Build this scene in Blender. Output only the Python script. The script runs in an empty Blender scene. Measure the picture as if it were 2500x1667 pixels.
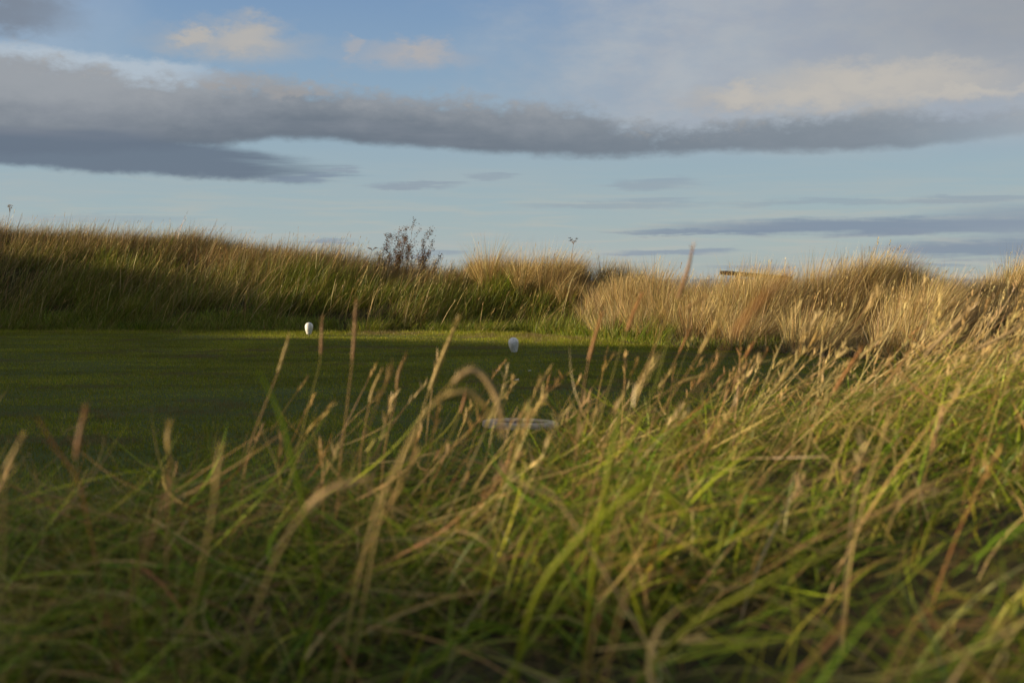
import bpy, math
import numpy as np

R = math.radians
rng = np.random.default_rng(11)
scene = bpy.context.scene
COL = scene.collection

# ------------------------------------------------------------------ camera
CAM_H = 0.95                     # lens height above the mown lawn
F = 3472.0                       # focal length in photo pixels (50 mm on full frame, 2500 px wide)
HOR = 680.0                      # photo row of the horizon
cam = bpy.data.cameras.new("camera")
cam.lens = 50.0; cam.sensor_width = 36.0
cam.shift_y = -(833.5 - HOR) / 2500.0
cam.clip_start = 0.02; cam.clip_end = 20000
cam.dof.use_dof = True
cam.dof.focus_distance = 22.0
cam.dof.aperture_fstop = 5.0
cam_o = bpy.data.objects.new("camera", cam); COL.objects.link(cam_o)
cam_o.location = (0, 0, CAM_H); cam_o.rotation_euler = (R(90), 0, 0)
scene.camera = cam_o

# ------------------------------------------------------------------ light
SUN_EL = R(9.0)
SUN_SIDE = R(4.0)                # how far the sun sits behind the camera's left shoulder
SUN_DIR = np.array([-math.cos(SUN_SIDE) * math.cos(SUN_EL), -math.sin(SUN_SIDE) * math.cos(SUN_EL), math.sin(SUN_EL)])
SKY_STRENGTH = 0.08
sun = bpy.data.lights.new("sun", 'SUN'); sun.energy = 5.0; sun.angle = R(0.53); sun.color = (1.0, 0.80, 0.51)
sun_o = bpy.data.objects.new("sun", sun); COL.objects.link(sun_o)
from mathutils import Vector
sun_o.rotation_euler = Vector(SUN_DIR).to_track_quat('Z', 'Y').to_euler()
scene.view_settings.view_transform = 'Standard'; scene.view_settings.look = 'None'
EXPO = 0.85
scene.view_settings.exposure = EXPO; scene.view_settings.gamma = 1.0
scene.view_settings.use_curve_mapping = False
scene.cycles.max_bounces = 6; scene.cycles.diffuse_bounces = 3; scene.cycles.glossy_bounces = 2
scene.cycles.transmission_bounces = 3; scene.cycles.transparent_max_bounces = 4
scene.cycles.use_denoising = True

def lin(c):
    c = np.array(c, float) / 255.0
    return np.where(c <= 0.04045, c / 12.92, ((c + 0.055) / 1.055) ** 2.4)

# ------------------------------------------------------------------ sky: Nishita air, with clouds laid out by azimuth and elevation
world = bpy.data.worlds.new("World"); scene.world = world; world.use_nodes = True
NT = world.node_tree; NT.nodes.clear()
def nd(t, **kw):
    n = NT.nodes.new(t)
    for k, v in kw.items(): setattr(n, k, v)
    return n
def put(sock, v):
    if isinstance(v, bpy.types.NodeSocket): NT.links.new(v, sock)
    else: sock.default_value = v
def M(op, a, b=0.0, c=0.0, clamp=False):
    n = nd('ShaderNodeMath', operation=op, use_clamp=clamp)
    put(n.inputs[0], a); put(n.inputs[1], b); put(n.inputs[2], c)
    return n.outputs[0]
def SS(v, lo, hi):
    n = nd('ShaderNodeMapRange', interpolation_type='SMOOTHSTEP')
    put(n.inputs['Value'], v); put(n.inputs['From Min'], lo); put(n.inputs['From Max'], hi)
    n.inputs['To Min'].default_value = 0; n.inputs['To Max'].default_value = 1
    return n.outputs['Result']
def VEC(x, y, z=0.0):
    n = nd('ShaderNodeCombineXYZ'); put(n.inputs[0], x); put(n.inputs[1], y); put(n.inputs[2], z); return n.outputs[0]
def NOISE(vec, scale, detail=5, rough=0.55, dist=0.0):
    n = nd('ShaderNodeTexNoise', noise_dimensions='3D')
    put(n.inputs['Vector'], vec); n.inputs['Scale'].default_value = scale; n.inputs['Detail'].default_value = detail
    n.inputs['Roughness'].default_value = rough; n.inputs['Distortion'].default_value = dist
    return M('SUBTRACT', n.outputs['Fac'], 0.5)
def MIX(f, a, b):
    n = nd('ShaderNodeMix', data_type='RGBA'); put(n.inputs['Factor'], f); put(n.inputs[6], a); put(n.inputs[7], b); return n.outputs[2]
def C(rgb):                       # a radiance written as the sRGB value it shows
    l = lin(rgb) / SKY_STRENGTH / 2 ** EXPO; return (l[0], l[1], l[2], 1)

co = nd('ShaderNodeTexCoord').outputs['Generated']
sep = nd('ShaderNodeSeparateXYZ'); NT.links.new(co, sep.inputs[0])
AZ = M('MULTIPLY', M('ARCTAN2', sep.outputs[0], sep.outputs[1]), 180 / math.pi)
EL = M('MULTIPLY', M('ARCSINE', sep.outputs[2]), 180 / math.pi)
def az(px): return math.degrees(math.atan((px - 1250) / F))
def el(py): return math.degrees(math.atan((HOR - py) / F))

def CURVE(xs_px, ys_py):          # elevation (deg) as a function of azimuth
    n = nd('ShaderNodeFloatCurve')
    m = n.mapping; c = m.curves[0]
    pts = [((az(x) + 25) / 50, el(y) / 15) for x, y in zip(xs_px, ys_py)]
    while len(c.points) < len(pts): c.points.new(0.5, 0.5)
    for p, (x, y) in zip(c.points, pts): p.location = (x, y); p.handle_type = 'AUTO_CLAMPED'
    m.use_clip = False; m.update()
    put(n.inputs['Value'], M('DIVIDE', M('ADD', AZ, 25.0), 50.0, clamp=True))
    return M('MULTIPLY', n.outputs[0], 15.0)

nw = NOISE(VEC(M('MULTIPLY', AZ, 0.32), M('MULTIPLY', EL, 0.75), 1.7), 1.0, 6, 0.55)
nw2 = NOISE(VEC(M('MULTIPLY', AZ, 0.9), M('MULTIPLY', EL, 1.6), 8.2), 1.0, 9, 0.62)
nfl = NOISE(VEC(M('MULTIPLY', AZ, 0.16), M('MULTIPLY', EL, 1.1), 4.4), 1.0, 4, 0.5)
nstr = NOISE(VEC(M('MULTIPLY', AZ, 0.28), M('MULTIPLY', EL, 4.2), 2.3), 1.0, 4, 0.55, 0.3)
nw3 = NOISE(VEC(M('MULTIPLY', AZ, 2.0), M('MULTIPLY', EL, 3.6), 5.1), 1.0, 8, 0.62)
A2 = M('MULTIPLY_ADD', nw, 3.2, M('MULTIPLY_ADD', nw2, 1.0, AZ))
E2 = M('MULTIPLY_ADD', nw2, 2.0, M('MULTIPLY_ADD', nw, 0.6, EL))

def BLOB(px, py, rx, ry, soft=0.5, flat=None):   # soft ellipse of cloud in the billow-warped coordinates
    dx = M('DIVIDE', M('SUBTRACT', A2, az(px)), rx / 60.6)
    dy = M('DIVIDE', M('SUBTRACT', E2, el(py)), ry / 60.6)
    d = M('SQRT', M('ADD', M('MULTIPLY', dx, dx), M('MULTIPLY', dy, dy)))
    m = SS(d, 1.0 + soft * 0.5, 1.0 - soft)
    if flat is not None: m = M('MULTIPLY', m, SS(M('MULTIPLY_ADD', nfl, 0.5, EL), el(flat) - 0.25, el(flat) + 0.45))
    return m

sky = nd('ShaderNodeTexSky', sky_type='NISHITA')
sky.sun_disc = False; sky.sun_elevation = SUN_EL; sky.sun_rotation = R(270) - SUN_SIDE
sky.air_density = 1.0; sky.dust_density = 0.6; sky.ozone_density = 1.6; sky.altitude = 0
ramp = nd('ShaderNodeValToRGB')
def setramp(r, stops):
    while len(r.elements) < len(stops): r.elements.new(0.5)
    for e, (p, c) in zip(r.elements, stops): e.position = p; e.color = c
SK = lambda c: tuple(lin(c)) + (1,)
setramp(ramp.color_ramp, [(0.0, SK((168, 179, 178))), (0.055, SK((166, 182, 185))), (0.13, SK((157, 178, 188))), (0.27, SK((147, 171, 190))), (0.40, SK((134, 162, 191))), (0.50, SK((122, 152, 188))), (0.7, SK((100, 134, 178))), (1.0, SK((70, 100, 150)))])
put(ramp.inputs[0], M('DIVIDE', EL, 22.0, clamp=True))
scl = nd('ShaderNodeVectorMath', operation='SCALE'); NT.links.new(ramp.outputs[0], scl.inputs[0]); scl.inputs['Scale'].default_value = 1 / SKY_STRENGTH / 2 ** EXPO
cur = MIX(0.88, sky.outputs[0], scl.outputs[0])
# broken bright cloud overhead and the glow round the low sun (both outside the frame, both light the shade)
nov = NOISE(co, 3.0, 6, 0.55)
cur = MIX(M('MULTIPLY', SS(M('MULTIPLY_ADD', nov, 60.0, EL), 14.0, 34.0), 0.35), cur, C((200, 204, 208)))
gl = nd('ShaderNodeVectorMath', operation='DOT_PRODUCT'); NT.links.new(co, gl.inputs[0]); gl.inputs[1].default_value = tuple(float(q) for q in SUN_DIR)
cur = MIX(M('MULTIPLY', SS(gl.outputs['Value'], 0.55, 1.0), 0.85), cur, C((255, 236, 205)))
# pale milky streaks low down
cur = MIX(M('MULTIPLY', M('MULTIPLY', SS(nstr, -0.08, 0.2), SS(EL, 5.0, 1.2)), 0.75), cur, C((180, 183, 177)))
cur = MIX(M('MULTIPLY', M('MULTIPLY', SS(nfl, -0.1, 0.25), SS(EL, 6.5, 2.6)), 0.45), cur, C((170, 180, 182)))
# high thin veil on the right
veil = M('MULTIPLY', SS(M('MULTIPLY_ADD', nw, 7.0, M('MULTIPLY_ADD', nw2, 3.0, M('MULTIPLY_ADD', EL, -0.45, AZ))), -8.5, 4.0), SS(EL, 4.4, 6.3))
veil = M('MULTIPLY', veil, M('MULTIPLY_ADD', nw2, 0.5, 0.95), clamp=True)
cur = MIX(M('MULTIPLY', veil, 0.9), cur, MIX(SS(nw, -0.25, 0.25), C((163, 170, 181)), C((177, 182, 187))))
cur = MIX(M('MULTIPLY', M('MULTIPLY', SS(M('MULTIPLY_ADD', nw, 4.0, AZ), 6.0, 21.0), SS(EL, 5.5, 10.0)), 0.6), cur, C((142, 146, 153)))
# white fringe behind the dark bank, top left
fr_top = CURVE([-150, 0, 250, 450, 560, 760, 2650], [135, 128, 150, 160, 172, 240, 300])
fr = M('MULTIPLY', SS(M('SUBTRACT', M('MULTIPLY_ADD', nw2, 0.9, fr_top), EL), -0.05, 0.35), SS(AZ, az(640), az(380)))
fr = M('MULTIPLY', fr, SS(EL, el(330), el(260)))
cur = MIX(M('MULTIPLY', fr, 0.8), cur, C((182, 193, 203)))
# long dark bank of cloud
top = CURVE([-150, 0, 200, 420, 640, 800, 950, 1200, 1450, 1550, 1900, 2300, 2650], [145, 138, 158, 190, 185, 205, 222, 232, 250, 292, 282, 268, 275])
bot = CURVE([-150, 0, 300, 620, 700, 900, 1150, 1500, 1800, 2100, 2400, 2650], [400, 400, 385, 356, 346, 356, 374, 389, 378, 378, 362, 330])
nb = M('MULTIPLY_ADD', nw2, 0.5, EL)
rough_top = M('SUBTRACT', M('MULTIPLY_ADD', nw, 2.0, M('MULTIPLY_ADD', nw3, 0.9, M('MULTIPLY_ADD', nw2, 1.7, top))), EL)
mask_t = SS(rough_top, -0.2, 0.8)
mask_b = SS(M('SUBTRACT', M('MULTIPLY_ADD', nfl, 0.35, nb), bot), -0.12, 0.3)
depth = SS(M('SUBTRACT', M('MULTIPLY_ADD', nw2, 1.3, M('MULTIPLY_ADD', nw, 2.2, EL)), bot), 2.9, 0.0)
fade_r = SS(AZ, az(2520), az(2050))
bank_c = MIX(depth, C((153, 158, 164)), C((107, 117, 129)))
bank_c = MIX(M('MULTIPLY', SS(nfl, 0.02, 0.3), 0.45), bank_c, C((136, 142, 152)))
bank_c = MIX(M('MULTIPLY', SS(AZ, az(900), az(2000)), 0.55), bank_c, C((136, 147, 157)))
bank_c = MIX(M('MULTIPLY', SS(nw2, 0.0, 0.3), M('MULTIPLY', SS(M('SUBTRACT', top, EL), 1.3, 0.1), 0.5)), bank_c, C((170, 168, 165)))
cur = MIX(M('MULTIPLY', M('MULTIPLY', mask_t, mask_b), M('MULTIPLY_ADD', fade_r, 0.6, 0.36)), cur, bank_c)
cur = MIX(M('MULTIPLY', M('MULTIPLY', SS(M('ADD', nw3, M('MULTIPLY', nw2, .8)), 0.05, 0.4), SS(rough_top, 1.6, 0.1)), M('MULTIPLY', mask_t, 0.42)), cur, C((188, 183, 174)))
# lower lobe of the bank, left
top2 = CURVE([-150, 0, 300, 600, 800, 2650], [340, 338, 345, 366, 400, 430])
bot2 = CURVE([-150, 0, 200, 400, 640, 760, 900, 2650], [428, 425, 430, 437, 446, 452, 440, 430])
lob = M('MULTIPLY', SS(M('SUBTRACT', M('MULTIPLY_ADD', nfl, 0.8, M('MULTIPLY_ADD', nw2, 0.3, top2)), EL), -0.15, 0.3), SS(M('SUBTRACT', M('MULTIPLY_ADD', nfl, 0.4, nb), bot2), -0.12, 0.22))
lob = M('MULTIPLY', lob, SS(M('MULTIPLY_ADD', nstr, 6.0, AZ), az(900), az(560)))
cur = MIX(M('MULTIPLY', lob, 0.93), cur, C((105, 118, 134)))
cur = MIX(M('MULTIPLY', M('MULTIPLY', SS(M('ABSOLUTE', M('SUBTRACT', M('MULTIPLY_ADD', nfl, 0.6, EL), el(338))), 0.35, 0.0), SS(AZ, az(700), az(-100))), 0.35), cur, C((128, 134, 146)))
# sunlit cumulus
def cum(cur, blobs, colour, amount):
    m = None
    for b in blobs: m = BLOB(*b) if m is None else M('MAXIMUM', m, BLOB(*b))
    n = nd('ShaderNodeMath', operation='MULTIPLY'); put(n.inputs[0], m); n.inputs[1].default_value = amount
    return MIX(n.outputs[0], cur, colour)
cur = cum(cur, [(565, 122, 185, 54, 0.95, 168), (610, 85, 65, 46, 0.9), (460, 110, 60, 36, 0.9)], C((174, 174, 174)), 0.9)
cur = cum(cur, [(590, 105, 75, 28, 0.8), (470, 104, 40, 16, 0.8)], C((186, 181, 174)), 0.6)
cur = cum(cur, [(990, 140, 170, 42, 0.85, 180), (1060, 112, 60, 26, 0.8), (840, 120, 26, 24, 0.8)], C((170, 171, 176)), 0.75)
cur = cum(cur, [(1030, 128, 80, 20, 0.9)], C((180, 175, 172)), 0.6)
cur = cum(cur, [(560, 210, 120, 20, 0.9), (720, 225, 110, 14, 0.9)], C((160, 158, 158)), 0.6)
# pale towers on the right, above the bank
cur = cum(cur, [(2180, 222, 330, 64, 0.8, 292), (1790, 255, 140, 42, 0.85, 296), (2010, 248, 190, 52, 0.8, 296)], C((174, 174, 174)), 1.0)
cur = cum(cur, [(2130, 212, 250, 46, 0.95, 285), (2340, 250, 190, 24, 0.9, 270), (1960, 245, 170, 40, 0.95, 288), (1800, 245, 80, 32, 0.95, 290)], C((193, 188, 180)), 0.8)
# grey cloud, top left corner
cur = cum(cur, [(20, 60, 150, 62, 0.9)], C((122, 131, 144)), 0.85)
# thin dark streaks near the horizon, one standing in for hazy distant hills
def streak(cur, px, py, rx, ry, colour, amount):
    dx = M('DIVIDE', M('SUBTRACT', M('MULTIPLY_ADD', nstr, 5.0, AZ), az(px)), rx / 60.6)
    dy = M('DIVIDE', M('SUBTRACT', M('MULTIPLY_ADD', nstr, 0.75, M('MULTIPLY_ADD', nw2, 0.3, EL)), el(py)), ry / 60.6)
    d = M('SQRT', M('ADD', M('MULTIPLY', dx, dx), M('MULTIPLY', dy, dy)))
    return MIX(M('MULTIPLY', SS(d, 1.15, 0.4), amount), cur, colour)
DK = C((126, 141, 160)); DK2 = C((141, 154, 168))
for a in [(2150, 556, 560, 26, DK, .85), (2440, 610, 330, 26, DK, .8), (2500, 550, 260, 50, DK2, .7), (1720, 566, 260, 9, DK, .7), (1640, 616, 150, 9, DK2, .8), (2250, 648, 150, 9, DK2, .6),
          (1600, 450, 130, 16, DK2, .5), (1500, 500, 260, 13, DK2, .4), (2050, 500, 320, 10, DK2, .4), (2380, 494, 170, 10, DK2, .5), (1000, 455, 120, 10, DK2, .7), (1190, 432, 60, 12, DK2, .5),
          (805, 592, 60, 8, DK2, .8), (1050, 620, 80, 7, DK2, .6), (830, 420, 70, 10, DK2, .7), (740, 440, 90, 12, DK, .6), (1830, 655, 130, 10, DK2, .55), (1340, 640, 240, 9, DK2, .35), (250, 540, 240, 14, DK2, .25)]:
    cur = streak(cur, *a)
bg = nd('ShaderNodeBackground'); NT.links.new(cur, bg.inputs[0]); bg.inputs[1].default_value = SKY_STRENGTH
wo = nd('ShaderNodeOutputWorld'); NT.links.new(bg.outputs[0], wo.inputs[0])

# ------------------------------------------------------------------ helpers
def tag(o, label=None, cat=None, group=None, kind=None):
    if label: o['label'] = label
    if cat: o['category'] = cat
    if group: o['group'] = group
    if kind: o['kind'] = kind
    return o
def mesh_obj(name, verts, faces, mat, parent=None, col=None, smooth=False):
    verts = np.asarray(verts, np.float32).reshape(-1, 3)
    me = bpy.data.meshes.new(name)
    if isinstance(faces, np.ndarray):
        k = faces.shape[1]; nf = len(faces)
        me.vertices.add(len(verts)); me.vertices.foreach_set('co', verts.ravel())
        me.loops.add(nf * k); me.loops.foreach_set('vertex_index', faces.astype(np.int32).ravel())
        me.polygons.add(nf); me.polygons.foreach_set('loop_start', np.arange(0, nf * k, k, dtype=np.int32))
        me.update(calc_edges=True)
    else:
        me.from_pydata([tuple(map(float, v)) for v in verts], [], [tuple(int(i) for i in f) for f in faces]); me.update()
    if col is not None:
        a = me.color_attributes.new('tint', 'FLOAT_COLOR', 'POINT')
        c4 = np.ones((len(verts), 4), np.float32); c4[:, :3] = col
        a.data.foreach_set('color', c4.ravel())
    if smooth: me.polygons.foreach_set('use_smooth', np.ones(len(me.polygons), bool))
    me.materials.append(mat)
    o = bpy.data.objects.new(name, me); COL.objects.link(o)
    if parent is not None: o.parent = parent
    return o
def empty(name, loc):
    o = bpy.data.objects.new(name, None); COL.objects.link(o); o.location = loc; o.empty_display_size = 0.05
    return o
def P(px, py, Y):                 # a point at true distance Y seen at that photo pixel
    return np.array([(px - 1250) / F * Y, Y, CAM_H + (HOR - py) / F * Y])

# value noise for placing patches
def vnoise(x, y, s, seed):
    g = np.random.default_rng(seed).random((64, 64))
    X = np.asarray(x) / s + 1000.37; Y = np.asarray(y) / s + 1000.71
    xi = np.floor(X).astype(int); yi = np.floor(Y).astype(int); fx = X - xi; fy = Y - yi
    fx = fx * fx * (3 - 2 * fx); fy = fy * fy * (3 - 2 * fy)
    a = g[xi % 64, yi % 64]; b = g[(xi + 1) % 64, yi % 64]; c = g[xi % 64, (yi + 1) % 64]; d = g[(xi + 1) % 64, (yi + 1) % 64]
    return (a * (1 - fx) + b * fx) * (1 - fy) + (c * (1 - fx) + d * fx) * fy
def sstep(v, lo, hi):
    t = np.clip((v - lo) / (hi - lo), 0, 1); return t * t * (3 - 2 * t)

# ------------------------------------------------------------------ terrain
# dune ridge behind the lawn, described by direction seen from the camera (px): foot distance, foot height, crest distance, crest height
T = np.array([
    [-1200, 25.5, 0.00, 32.0, 1.85], [0, 25.3, 0.0, 31.5, 1.76], [300, 25.2, 0.0, 31.0, 1.70], [500, 25.0, 0.0, 30.5, 1.52], [700, 24.7, 0.0, 30.0, 1.27],
    [850, 24.6, 0.0, 29.5, 1.03], [1000, 24.5, 0.0, 29.0, 0.84], [1110, 24.8, -0.05, 28.5, 0.74], [1190, 25.2, -0.15, 27.8, 0.93], [1390, 23.5, -0.4, 27.0, 1.02], [1435, 23.0, -0.42, 26.5, 0.68],
    [1500, 22.3, -0.42, 26.0, 0.60], [1700, 20.5, -0.42, 25.0, 0.50], [1950, 18.6, -0.36, 23.0, 0.44], [2150, 17.2, -0.25, 21.5, 0.52], [2280, 16.4, -0.2, 20.5, 0.52],
    [2350, 16.2, -0.2, 22.0, 0.28], [2600, 16.0, -0.2, 24.5, 0.22], [3400, 15.0, -0.2, 24.0, 0.3]])
# mown lawn outline
LAWN = np.array([(-9.5, 4.8), (-2.5, 5.0), (1.0, 5.6), (2.6, 7.2), (4.0, 9.5), (5.2, 12.5), (4.9, 14.8), (3.85, 16.5), (2.42, 18.5), (1.46, 20.2), (0.7, 22.3), (-0.3, 24.2), (-2.2, 24.6), (-4.2, 24.5), (-7.2, 25.0), (-9.5, 25.2)])
def lawn_dist(x, y):              # signed distance, positive outside
    x = np.asarray(x, float); y = np.asarray(y, float)
    d = np.full(x.shape, 1e9); inside = np.zeros(x.shape, bool)
    n = len(LAWN)
    for i in range(n):
        ax, ay = LAWN[i]; bx, by = LAWN[(i + 1) % n]
        t = np.clip(((x - ax) * (bx - ax) + (y - ay) * (by - ay)) / ((bx - ax) ** 2 + (by - ay) ** 2), 0, 1)
        d = np.minimum(d, np.hypot(x - ax - t * (bx - ax), y - ay - t * (by - ay)))
        cr = ((ay > y) != (by > y)) & (x < (bx - ax) * (y - ay) / (by - ay + 1e-12) + ax)
        inside ^= cr
    return np.where(inside, -d, d)
# rough-grass bank the camera sits in: (px, ridge distance, ridge ground height)
G = np.array([[-1500, 3.0, 0.32], [0, 3.2, 0.34], [600, 3.4, 0.34], [900, 3.6, 0.35], [1250, 4.0, 0.35], [1500, 4.4, 0.37], [1700, 4.7, 0.37], [1900, 5.2, 0.36], [2100, 5.7, 0.39], [2300, 6.2, 0.44], [2500, 6.6, 0.49], [3200, 6.8, 0.52]])
def dune_t(x, y):
    px = np.clip(1250 + F * x / np.maximum(y, 0.5), -1200, 3400)
    yb = np.interp(px, T[:, 0], T[:, 1]); yc = np.interp(px, T[:, 0], T[:, 3])
    return px, yb, yc, (y - yb) / (yc - yb)
def height(x, y):
    x = np.asarray(x, float); y = np.asarray(y, float)
    px, yb, yc, t = dune_t(x, y)
    zb = np.interp(px, T[:, 0], T[:, 2]); zc = np.interp(px, T[:, 0], T[:, 4])
    up = np.clip(t, 0, 1); up = 0.55 * up + 0.45 * up * up * (3 - 2 * up)
    zd = zb + (zc - zb) * up
    zd = zd - sstep(y - yc, 0.5, 10) * (zc + 0.6)
    n = (vnoise(x, y, 1.6, 5) - 0.5) * 0.36 + (vnoise(x, y, 0.8, 6) - 0.5) * 0.08
    n = n + sstep(px, 1120, 1300) * (vnoise(x, y, 1.25, 8) - .5) * .8
    zd = zd + n * sstep(t, 0.05, 0.4)
    # tilled plateau of the lawn, gully to its right
    ld = lawn_dist(x, y)
    zd = np.where(y < yb, zb, zd)
    flat = 1 - sstep(ld, 0.03, 1.0)
    z = zd * (1 - flat)
    # bank in front
    pxg = np.clip(1250 + F * x / np.maximum(y, 0.35), -1500, 3200)
    yr = np.interp(pxg, G[:, 0], G[:, 1]); zr = np.interp(pxg, G[:, 0], G[:, 2])
    q = np.clip(y / yr, 0, 1); zf = 0.48 + (zr - 0.48) * q * q * (3 - 2 * q)
    zf = zf * (1 - sstep(y - yr, 0.0, 2.6)) + (vnoise(x, y, 0.6, 9) - 0.5) * 0.12 * (1 - sstep(y - yr, 0, 2.0))
    near = 1 - sstep(y - yr, 2.2, 4.0)
    z = np.where(near > 0, np.maximum(z, 0) * (1 - near) + np.maximum(zf, 0) * near + np.minimum(z, 0) * (1 - near), z)
    # tall dune to the left of the lawn, outside the frame, that keeps the sun off it
    hA = np.interp(y, [-14, -6, -.2, 1.6, 14, 17.2, 18.1, 18.7, 21.0, 21.7, 23.0, 24.6, 30, 40], [0.5, 2.75, 2.95, 2.64, 2.9, 2.85, 2.5, 2.2, 1.7, 1.3, 1.35, 2.1, 1.5, 0.3])
    prof = np.where(x > -14, 1 - sstep(-14 - x, -5.2, 0) * 0 - sstep(x, -14, -9.2), 1 - sstep(-x, 14, 26) * 0.5)
    hA = hA + (vnoise(x * .3, y, 1.1, 77) - .5) * .4 * sstep(y, 20, 24)
    A = hA * prof * sstep(-x, 8.2, 9.6)
    return np.maximum(z, A) if True else z

def axis(fine0, fine1, step, far):
    f = np.arange(fine0, fine1 + 1e-6, step)
    g = np.geomspace(1.0, far, 26)
    return np.concatenate([fine0 - g[::-1], f, fine1 + g])
gx = axis(-24, 16, 0.2, 6000); gy = axis(-16, 44, 0.2, 6000)
XX, YY = np.meshgrid(gx, gy, indexing='ij')
ZZ = height(XX, YY)
far = np.maximum(np.maximum(-24 - XX, XX - 16), np.maximum(-16 - YY, YY - 44))
ZZ = np.where(far > 0, ZZ * (1 - sstep(far, 0, 30)) - 0.8 * sstep(far, 0, 30), ZZ)
ZZ = ZZ - 8.0 * sstep(YY, 48, 90)
nx, ny = XX.shape
idx = np.arange(nx * ny).reshape(nx, ny)
gf = np.stack([idx[:-1, :-1], idx[1:, :-1], idx[1:, 1:], idx[:-1, 1:]], -1).reshape(-1, 4)
hgrid = (gx, gy, ZZ)
def hz(x, y):
    return height(x, y)

# ------------------------------------------------------------------ materials
def new_mat(name):
    m = bpy.data.materials.new(name); m.use_nodes = True; m.node_tree.nodes.clear(); return m
def grass_mat(name, trans=0.35, gloss=0.06, rough=0.45):
    m = new_mat(name); n = m.node_tree.nodes; l = m.node_tree.links
    a = n.new('ShaderNodeVertexColor'); a.layer_name = 'tint'
    d = n.new('ShaderNodeBsdfDiffuse'); t = n.new('ShaderNodeBsdfTranslucent'); g = n.new('ShaderNodeBsdfGlossy')
    g.inputs['Roughness'].default_value = rough; g.inputs['Color'].default_value = (.8, .8, .8, 1)
    l.new(a.outputs[0], d.inputs[0]); l.new(a.outputs[0], t.inputs[0])
    m1 = n.new('ShaderNodeMixShader'); m1.inputs[0].default_value = trans
    l.new(d.outputs[0], m1.inputs[1]); l.new(t.outputs[0], m1.inputs[2])
    m2 = n.new('ShaderNodeMixShader'); m2.inputs[0].default_value = gloss
    l.new(m1.outputs[0], m2.inputs[1]); l.new(g.outputs[0], m2.inputs[2])
    o = n.new('ShaderNodeOutputMaterial'); l.new(m2.outputs[0], o.inputs[0])
    return m
def noise_mat(name, c1, c2, scale, rough=0.8, bump=0.3, detail=6, c3=None, spec=0.3, stretch=(1, 1, 1), bdist=0.02):
    m = new_mat(name); n = m.node_tree.nodes; l = m.node_tree.links
    tc = n.new('ShaderNodeTexCoord'); mp = n.new('ShaderNodeMapping'); mp.inputs['Scale'].default_value = stretch
    l.new(tc.outputs['Object'], mp.inputs[0])
    nz = n.new('ShaderNodeTexNoise'); nz.inputs['Scale'].default_value = scale; nz.inputs['Detail'].default_value = detail; nz.inputs['Roughness'].default_value = 0.65
    l.new(mp.outputs[0], nz.inputs['Vector'])
    r = n.new('ShaderNodeValToRGB'); st = [(0.3, c1 + (1,)), (0.7, c2 + (1,))]
    if c3: st = [(0.28, c1 + (1,)), (0.55, c2 + (1,)), (0.75, c3 + (1,))]
    setramp(r.color_ramp, st); l.new(nz.outputs['Fac'], r.inputs[0])
    b = n.new('ShaderNodeBump'); b.inputs['Strength'].default_value = bump; b.inputs['Distance'].default_value = bdist
    l.new(nz.outputs['Fac'], b.inputs['Height'])
    p = n.new('ShaderNodeBsdfPrincipled'); p.inputs['Roughness'].default_value = rough; p.inputs['Specular IOR Level'].default_value = spec
    l.new(r.outputs[0], p.inputs['Base Color']); l.new(b.outputs[0], p.inputs['Normal'])
    o = n.new('ShaderNodeOutputMaterial'); l.new(p.outputs[0], o.inputs[0])
    return m
MG = grass_mat('rough_grass', 0.15, 0.025)
MGN = grass_mat('meadow_grass_blade', 0.22, 0.02, 0.4)
MT = grass_mat('mown_turf', 0.45, 0.02)
ML = grass_mat('shrub_leaf', 0.25, 0.06)
MSOIL = noise_mat('peaty_soil_and_thatch', (0.018, 0.016, 0.008), (0.04, 0.034, 0.016), 9, 0.98, 0.8, 9, c3=(0.07, 0.055, 0.03), spec=0.05)
MLAWN = noise_mat('lawn_thatch', (0.05, 0.07, 0.014), (0.07, 0.09, 0.018), 1.3, 0.95, 0.8, 10, c3=(0.095, 0.10, 0.028), spec=0.1)
MBARK = noise_mat('bark', (0.12, 0.07, 0.03), (0.2, 0.12, 0.055), 30, 0.8)
MWOOD = noise_mat('weathered_timber', (0.016, 0.007, 0.005), (0.03, 0.013, 0.009), 5, 0.9, 0.4, c3=(0.06, 0.028, 0.018), stretch=(0.4, 4, 4))
MWHITE = noise_mat('scuffed_white_paint', (0.36, 0.35, 0.27), (0.80, 0.79, 0.76), 14, 0.4, 0.08, 8, c3=(0.84, 0.83, 0.80))
MTEE = noise_mat('white_plastic', (0.75, 0.75, 0.72), (0.82, 0.82, 0.8), 40, 0.4, 0.0)
MSTEEL = noise_mat('dull_steel', (0.25, 0.25, 0.24), (0.4, 0.4, 0.38), 40, 0.4, 0.1)
MSTONE = noise_mat('weathered_pale_stone', (0.27, 0.215, 0.15), (0.47, 0.39, 0.29), 14, 0.95, 0.5, 8, c3=(0.58, 0.50, 0.39), spec=0.1)
MSLATE = noise_mat('purple_grey_slate', (0.035, 0.03, 0.036), (0.075, 0.065, 0.07), 18, 0.95, 0.4, 8, c3=(0.11, 0.10, 0.105), spec=0.1)

def flat_mat():
    m = new_mat('sea_water'); n = m.node_tree.nodes; l = m.node_tree.links
    p = n.new('ShaderNodeBsdfPrincipled'); p.inputs['Base Color'].default_value = (.05, .09, .11, 1); p.inputs['Roughness'].default_value = .18
    o = n.new('ShaderNodeOutputMaterial'); l.new(p.outputs[0], o.inputs[0]); return m
sea = mesh_obj('sea', [(-9000, 90, -4), (9000, 90, -4), (9000, 15000, -4), (-9000, 15000, -4)], np.array([[0, 1, 2, 3]]), flat_mat()); tag(sea, kind='structure')
ground = mesh_obj('ground', np.stack([XX, YY, ZZ], -1), gf, MSOIL, smooth=True); tag(ground, kind='structure')

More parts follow.
